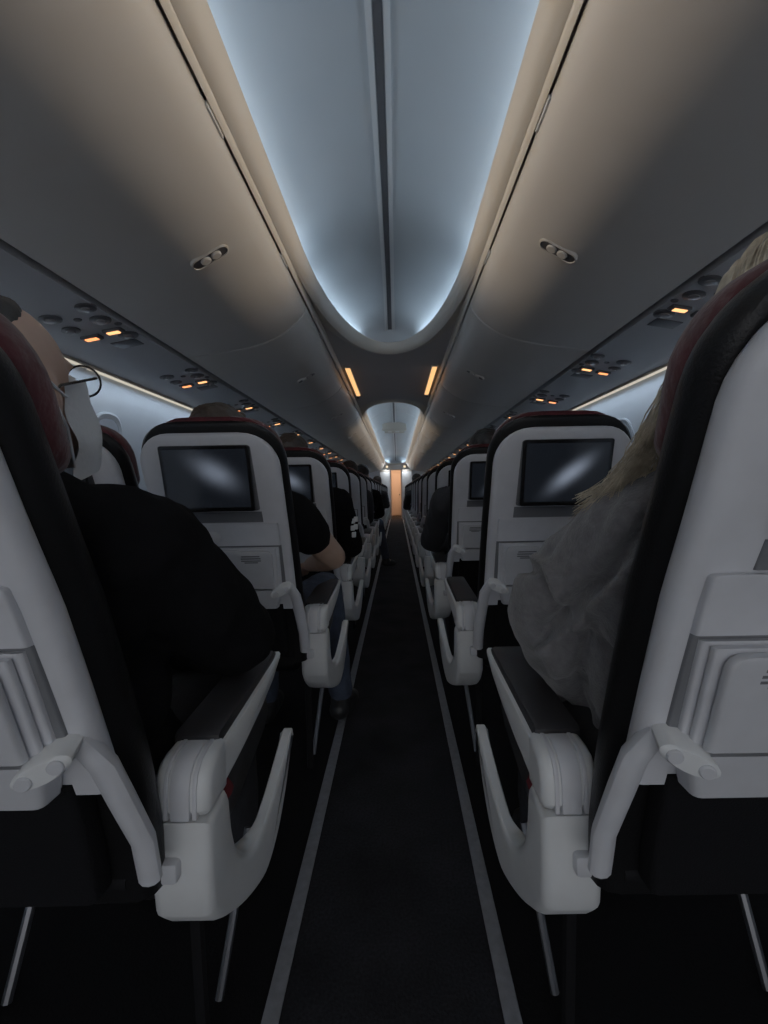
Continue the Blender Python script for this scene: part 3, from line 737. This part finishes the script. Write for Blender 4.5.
# right, nearest: blonde, grey fleece
def fleece(t, F):
    t.caps([F((0.07, 0.57, 0.935)), F((0.115, 0.615, 0.895)), F((0.150, 0.68, 0.825)), F((0.178, 0.755, 0.735))], [0.042, 0.056, 0.064, 0.062])
    t.caps([F((0.178, 0.755, 0.735)), F((0.150, 0.79, 0.66)), F((0.115, 0.81, 0.60))], [0.062, 0.056, 0.038])
    t.caps([F((0.155, 0.71, 0.695)), F((0.10, 0.66, 0.78)), F((0.06, 0.62, 0.86))], [0.048, 0.060, 0.066])
    t.caps([F((0.125, 0.74, 0.66)), F((0.10, 0.76, 0.58))], [0.050, 0.036])
def fold(polys, org):
    """cloth folds: raised or sunk creases on the side of the garment that faces the aisle"""
    def pr(p): return Vector((397+459*(p.x-0.027)/p.y, 491-459*(p.z-0.94)/p.y))
    def f(p):
        q = pr(p+org); d = 0
        for pts, h, w in polys:
            m = 1e9
            for a, b in zip(pts, pts[1:]):
                a, b = Vector(a), Vector(b); ab = b-a; k = max(0, min(1, (q-a).dot(ab)/ab.length_squared)); m = min(m, (q-(a+ab*k)).length)
            d += 1.5*h*math.exp(-(m/w)**2)
        return d
    return f
def fleecefn(F):
    return fold([([(500, 552), (524, 556), (543, 566), (552, 590), (560, 612), (574, 622)], 0.006, 5), ([(505, 566), (536, 574), (545, 596), (552, 618), (570, 634)], -0.007, 6),
                 ([(546, 650), (575, 625), (615, 590), (660, 540)], 0.011, 8), ([(542, 634), (570, 610), (610, 572), (650, 520)], -0.014, 9), ([(548, 655), (556, 690), (566, 730)], 0.008, 7), ([(585, 640), (574, 690), (578, 740)], -0.012, 8),
                 ([(600, 480), (560, 530), (540, 560)], -0.006, 6), ([(590, 470), (552, 520), (528, 555)], 0.004, 6), ([(625, 470), (590, 540), (575, 600)], -0.005, 10), ([(520, 580), (524, 620), (535, 650)], 0.005, 9)], Vector((CX(1, 0), ROOTY, 0)))
def longhair(h, Hd, R):
    h.ell(Hd((0, -0.020, 0.038)), (0.086, 0.100, 0.090), R); h.ell(Hd((0, -0.045, -0.04)), (0.082, 0.062, 0.11), R)
    for q in (-1, 1): h.caps([Hd((q*0.070, 0.0, 0.04)), Hd((q*0.082, 0.01, -0.05)), Hd((q*0.102, 0.03, -0.11)), Hd((q*0.128, 0.045, -0.165))], [0.028, 0.028, 0.022, 0.012])
r2, H2, R2, F2 = person(1, 0, 'blonde passenger in a grey fleece pullover in the nearest right seat', skin=SKIN2, top=GREYCL, legs=DENIMD, hair=BLOND, voxel=0.006, extra=fleece, top_name='fleece_pullover', hairfn=longhair, topfn=fleecefn, nz=0.007,
    limb=0.55, head=(-0.035, 0.53, 1.095), sA=(0.105, 0.60, 0.88), eA=(0.178, 0.76, 0.72), wA=(0.06, 0.94, 0.66))
cu = bpy.data.curves.new('hair_strand', 'CURVE'); cu.dimensions = '3D'; cu.bevel_depth = 0.0009; cu.bevel_resolution = 1; cu.materials.append(BLOND)
rnd = random.Random(3)
def strand(pts, r=1.0):
    sp = cu.splines.new('POLY'); sp.points.add(len(pts)-1)
    for i, p in enumerate(pts): sp.points[i].co = (*p, 1); sp.points[i].radius = r*(1-0.6*i/(len(pts)-1))
for i in range(330):
    q = 1 if rnd.random() < 0.8 else -1
    f = rnd.random(); j = lambda s: rnd.uniform(-s, s)
    a = Vector((0.030+0.03*f, 0.49+0.05*j(1), 1.165-0.05*f)); b_ = Vector((0.070+0.02*j(1), 0.52+0.03*j(1), 1.085)); c = Vector((0.108+0.018*j(1), 0.550+0.02*j(1), 1.005))
    d = Vector((0.120+0.022*j(1), 0.585+0.022*j(1), 0.960)); e = Vector((0.150+0.026*j(1), 0.630+0.03*j(1), 0.930-0.045*f*rnd.random()*2))
    pts = [F2((q*p.x if q > 0 else -p.x-0.07, p.y, p.z)) for p in (a, b_, c, d, e)]
    out = []
    for k in range(13):                                     # smooth the five points
        t = k/12*4; n0 = min(3, int(t)); u = t-n0
        P0, P1, P2, P3 = pts[max(0, n0-1)], pts[n0], pts[n0+1], pts[min(4, n0+2)]
        out.append(0.5*((2*P1)+(P2-P0)*u+(2*P0-5*P1+4*P2-P3)*u*u+(3*P1-P0-3*P2+P3)*u**3))
    strand(out, rnd.uniform(0.7, 1.3))
for i in range(160):                                        # strands over the crown
    th = rnd.uniform(-1.5, 1.5); pts = []
    for k in range(9):
        t = k/8*1.7; pts.append(H2((math.sin(th)*0.089*math.sin(t+0.05)+0.0*k, -0.02+math.cos(th)*(-0.103)*math.sin(t), 0.036+0.094*math.cos(t)+rnd.uniform(-0.002, 0.003))))
    strand(pts)
ho = bpy.data.objects.new('hair_strands', cu); COL.objects.link(ho); ho.parent = r2; tag(ho, kind='stuff')

# left, second row: black T-shirt, bare forearm, jeans, shoe at the aisle
person(-1, 1, 'passenger in a black T-shirt with a bare forearm and jeans, second left seat', skin=SKIN2, top=BLACKCL, legs=DENIM, hair=HAIRB, short=True, top_name='t_shirt',
    head=(-0.045, 0.53, 1.072), sA=(0.140, 0.60, 0.875), eA=(0.246, 0.73, 0.725), wA=(0.13, 0.93, 0.67), kA=(0.17, 1.02, 0.56), aA=(0.215, 1.10, 0.10), tA=(0.235, 1.20, 0.04))
# left, third row: black hoodie with a white printed sleeve
r4, H4, R4, F4 = person(-1, 2, 'passenger in a black hoodie with white squares on the sleeve, third left seat', top=BLACKCL, hair=HAIRB, top_name='hoodie',
    head=(-0.02, 0.53, 1.085), sA=(0.17, 0.62, 0.89), eA=(0.225, 0.72, 0.67), wA=(0.12, 0.92, 0.65))
sq = MB()
for i, (da, dz) in enumerate(((0.0, 0.0), (0.022, 0.008), (-0.004, -0.034), (0.020, -0.028), (0.004, -0.066))):
    c = Vector((0.246+da*0.6, 0.615, 0.80+dz)); 
    sq.box(c.x-0.009, c.x+0.009, c.y-0.002, c.y+0.03, c.z-0.012, c.z+0.012, 0.002)
sq.xf(F4).obj('sleeve_print', WHITE, r4)
# left, further: a passenger leaning out with one leg in the aisle, and heads
person(-1, 5, 'dark haired passenger in dark clothes, sixth left seat, head above the seat', hair=HAIRD, top=NAVYCL, voxel=0.012, head=(0.0, 0.53, 1.12), neck=(0, 0.545, 0.965))
person(-1, 6, 'passenger in black leaning out with one leg stretched in the aisle on the left', hair=HAIRD, top=BLACKCL, legs=DENIM, voxel=0.012, top_name='jacket', head=(0.06, 0.55, 1.13), neck=(0.06, 0.56, 0.97), chest=(0.07, 0.62, 0.82), sA=(0.20, 0.62, 0.89), eA=(0.255, 0.76, 0.68),
    wA=(0.17, 0.95, 0.62), kA=(0.22, 0.98, 0.54), aA=(0.31, 0.94, 0.10), tA=(0.37, 1.00, 0.04))
person(1, 2, 'passenger in a dark jacket with an elbow out over the armrest, third right seat', hair=HAIRD, top=NAVYCL, voxel=0.010, top_name='jacket', dens=1.1, head=(0.0, 0.53, 1.09), sA=(0.17, 0.66, 0.88), eA=(0.235, 0.80, 0.685), wA=(0.12, 0.97, 0.64), nz=0.010)
person(1, 9, 'passenger in dark clothes far along the right, leaning to the aisle', hair=HAIRD, top=NAVYCL, voxel=0.014, top_name='jacket', head=(0.08, 0.55, 1.10), neck=(0.07, 0.56, 0.95), sA=(0.21, 0.62, 0.87), eA=(0.26, 0.76, 0.67))
person(-1, 10, 'passenger in dark clothes far along the left, leaning to the aisle', hair=HAIRB, top=NAVYCL, voxel=0.014, top_name='jacket', head=(0.10, 0.55, 1.10), neck=(0.09, 0.56, 0.95), sA=(0.22, 0.62, 0.87), eA=(0.27, 0.76, 0.67))

# ------------------------------------------------------------------ light
def area(name, loc, rot, sx, sy, power, col, spread=180):
    l = bpy.data.lights.new(name, 'AREA'); l.shape = 'RECTANGLE'; l.size = sx; l.size_y = sy; l.energy = power; l.color = col; l.spread = math.radians(spread)
    o = bpy.data.objects.new(name, l); o.location = loc; o.rotation_euler = rot; COL.objects.link(o); return o
def aim(o, d):
    """point the lamp along d with its long side along world y"""
    z = -Vector(d).normalized(); y = Vector((0, 1, 0)); x = y.cross(z).normalized(); y = z.cross(x)
    o.rotation_euler = Matrix((x, y, z)).transposed().to_euler()
BLUE = (0.60, 0.80, 1.0); WARM = (1.0, 0.78, 0.53)
COVE, WASH = 1.1, 0.50
SIDE = 0.42
for s in (-1, 1):
    l = area('sidewall_cove', (s*1.268, 7.2, 1.503), (0, 0, 0), 0.012, 14.8, SIDE*14.8, (0.72, 0.86, 1.0), 100); aim(l, (s*0.47, 0, -0.88))
for (ya, yb) in ((Y0+0.02, 1.9), (5.5, 14.95)):
    L = yb-ya
    for s in (-1, 1):
        l = area('cove_led', (s*0.412, (ya+yb)/2, LZ+0.012), (0, 0, 0), 0.02, L, COVE*L, BLUE, 120); aim(l, (-s*0.20, 0, 1.0))
        l = area('wash_led', (s*0.345, (ya+yb)/2, LZ+0.012), (0, 0, 0), 0.012, L, WASH*L, WARM, 50); aim(l, (-s*1, 0, -0.21))
for (yc, e, d) in ((1.75, 1.2, 1), (5.68, 1.0, -1), (15.0, 0.6, 1)):
    for i in range(5):
        t = math.pi/2*(0.12+0.17*i)
        for s in (-1, 1):
            px, py = s*HW*math.cos(t), yc+d*e*math.sin(t); n = Vector((s*math.cos(t)/HW, d*math.sin(t)/e, 0)).normalized(); tn = Vector((-n.y, n.x, 0))
            l = area('cove_led', (px+n.x*0.055, py+n.y*0.055, LZ+0.012), (0, 0, 0), 0.02, 0.26, COVE*0.13, BLUE, 120)
            zz = Vector((0, 0, -1)); l.rotation_euler = Matrix((tn.cross(zz), tn, zz)).transposed().to_euler()
# galley lamp
l = area('galley_lamp', (0, 16.6, 2.2), (0, 0, 0), 0.6, 0.6, 14.0, (1.0, 0.60, 0.37))
for s in (-1, 1): area('exit_lamp_light', (s*0.30, END-0.25, 1.74), (math.radians(-25), 0, 0), 0.08, 0.08, 1.6, (0.95, 0.97, 1.0))

w = bpy.data.worlds.new('World'); scene.world = w; w.use_nodes = True
w.node_tree.nodes['Background'].inputs[0].default_value = (0.93, 0.95, 1.0, 1); w.node_tree.nodes['Background'].inputs[1].default_value = 0.85  # added fill light, entering through the open rear end of the cabin

# ------------------------------------------------------------------ camera
cam = bpy.data.cameras.new('Camera'); co = bpy.data.objects.new('Camera', cam); COL.objects.link(co)
cam.sensor_fit = 'VERTICAL'; cam.sensor_height = 36.0; cam.lens = 459/1024*36; cam.clip_start = 0.01
TH = 0.018
z = Vector((0, -1, 0)); y = Vector((math.sin(TH), 0, math.cos(TH))); x = y.cross(z)
co.matrix_world = Matrix.Translation((0.027, 0, 0.94)) @ Matrix((x, y, z)).transposed().to_4x4()
cam.shift_x = -(397-384)/1024; cam.shift_y = -(512-491)/1024
scene.camera = co
scene.view_settings.view_transform = 'Standard'; scene.view_settings.look = 'None'; scene.view_settings.exposure = 0.0; scene.view_settings.gamma = 1.25
scene.cycles.max_bounces = 8; scene.cycles.diffuse_bounces = 5; scene.cycles.use_denoising = True
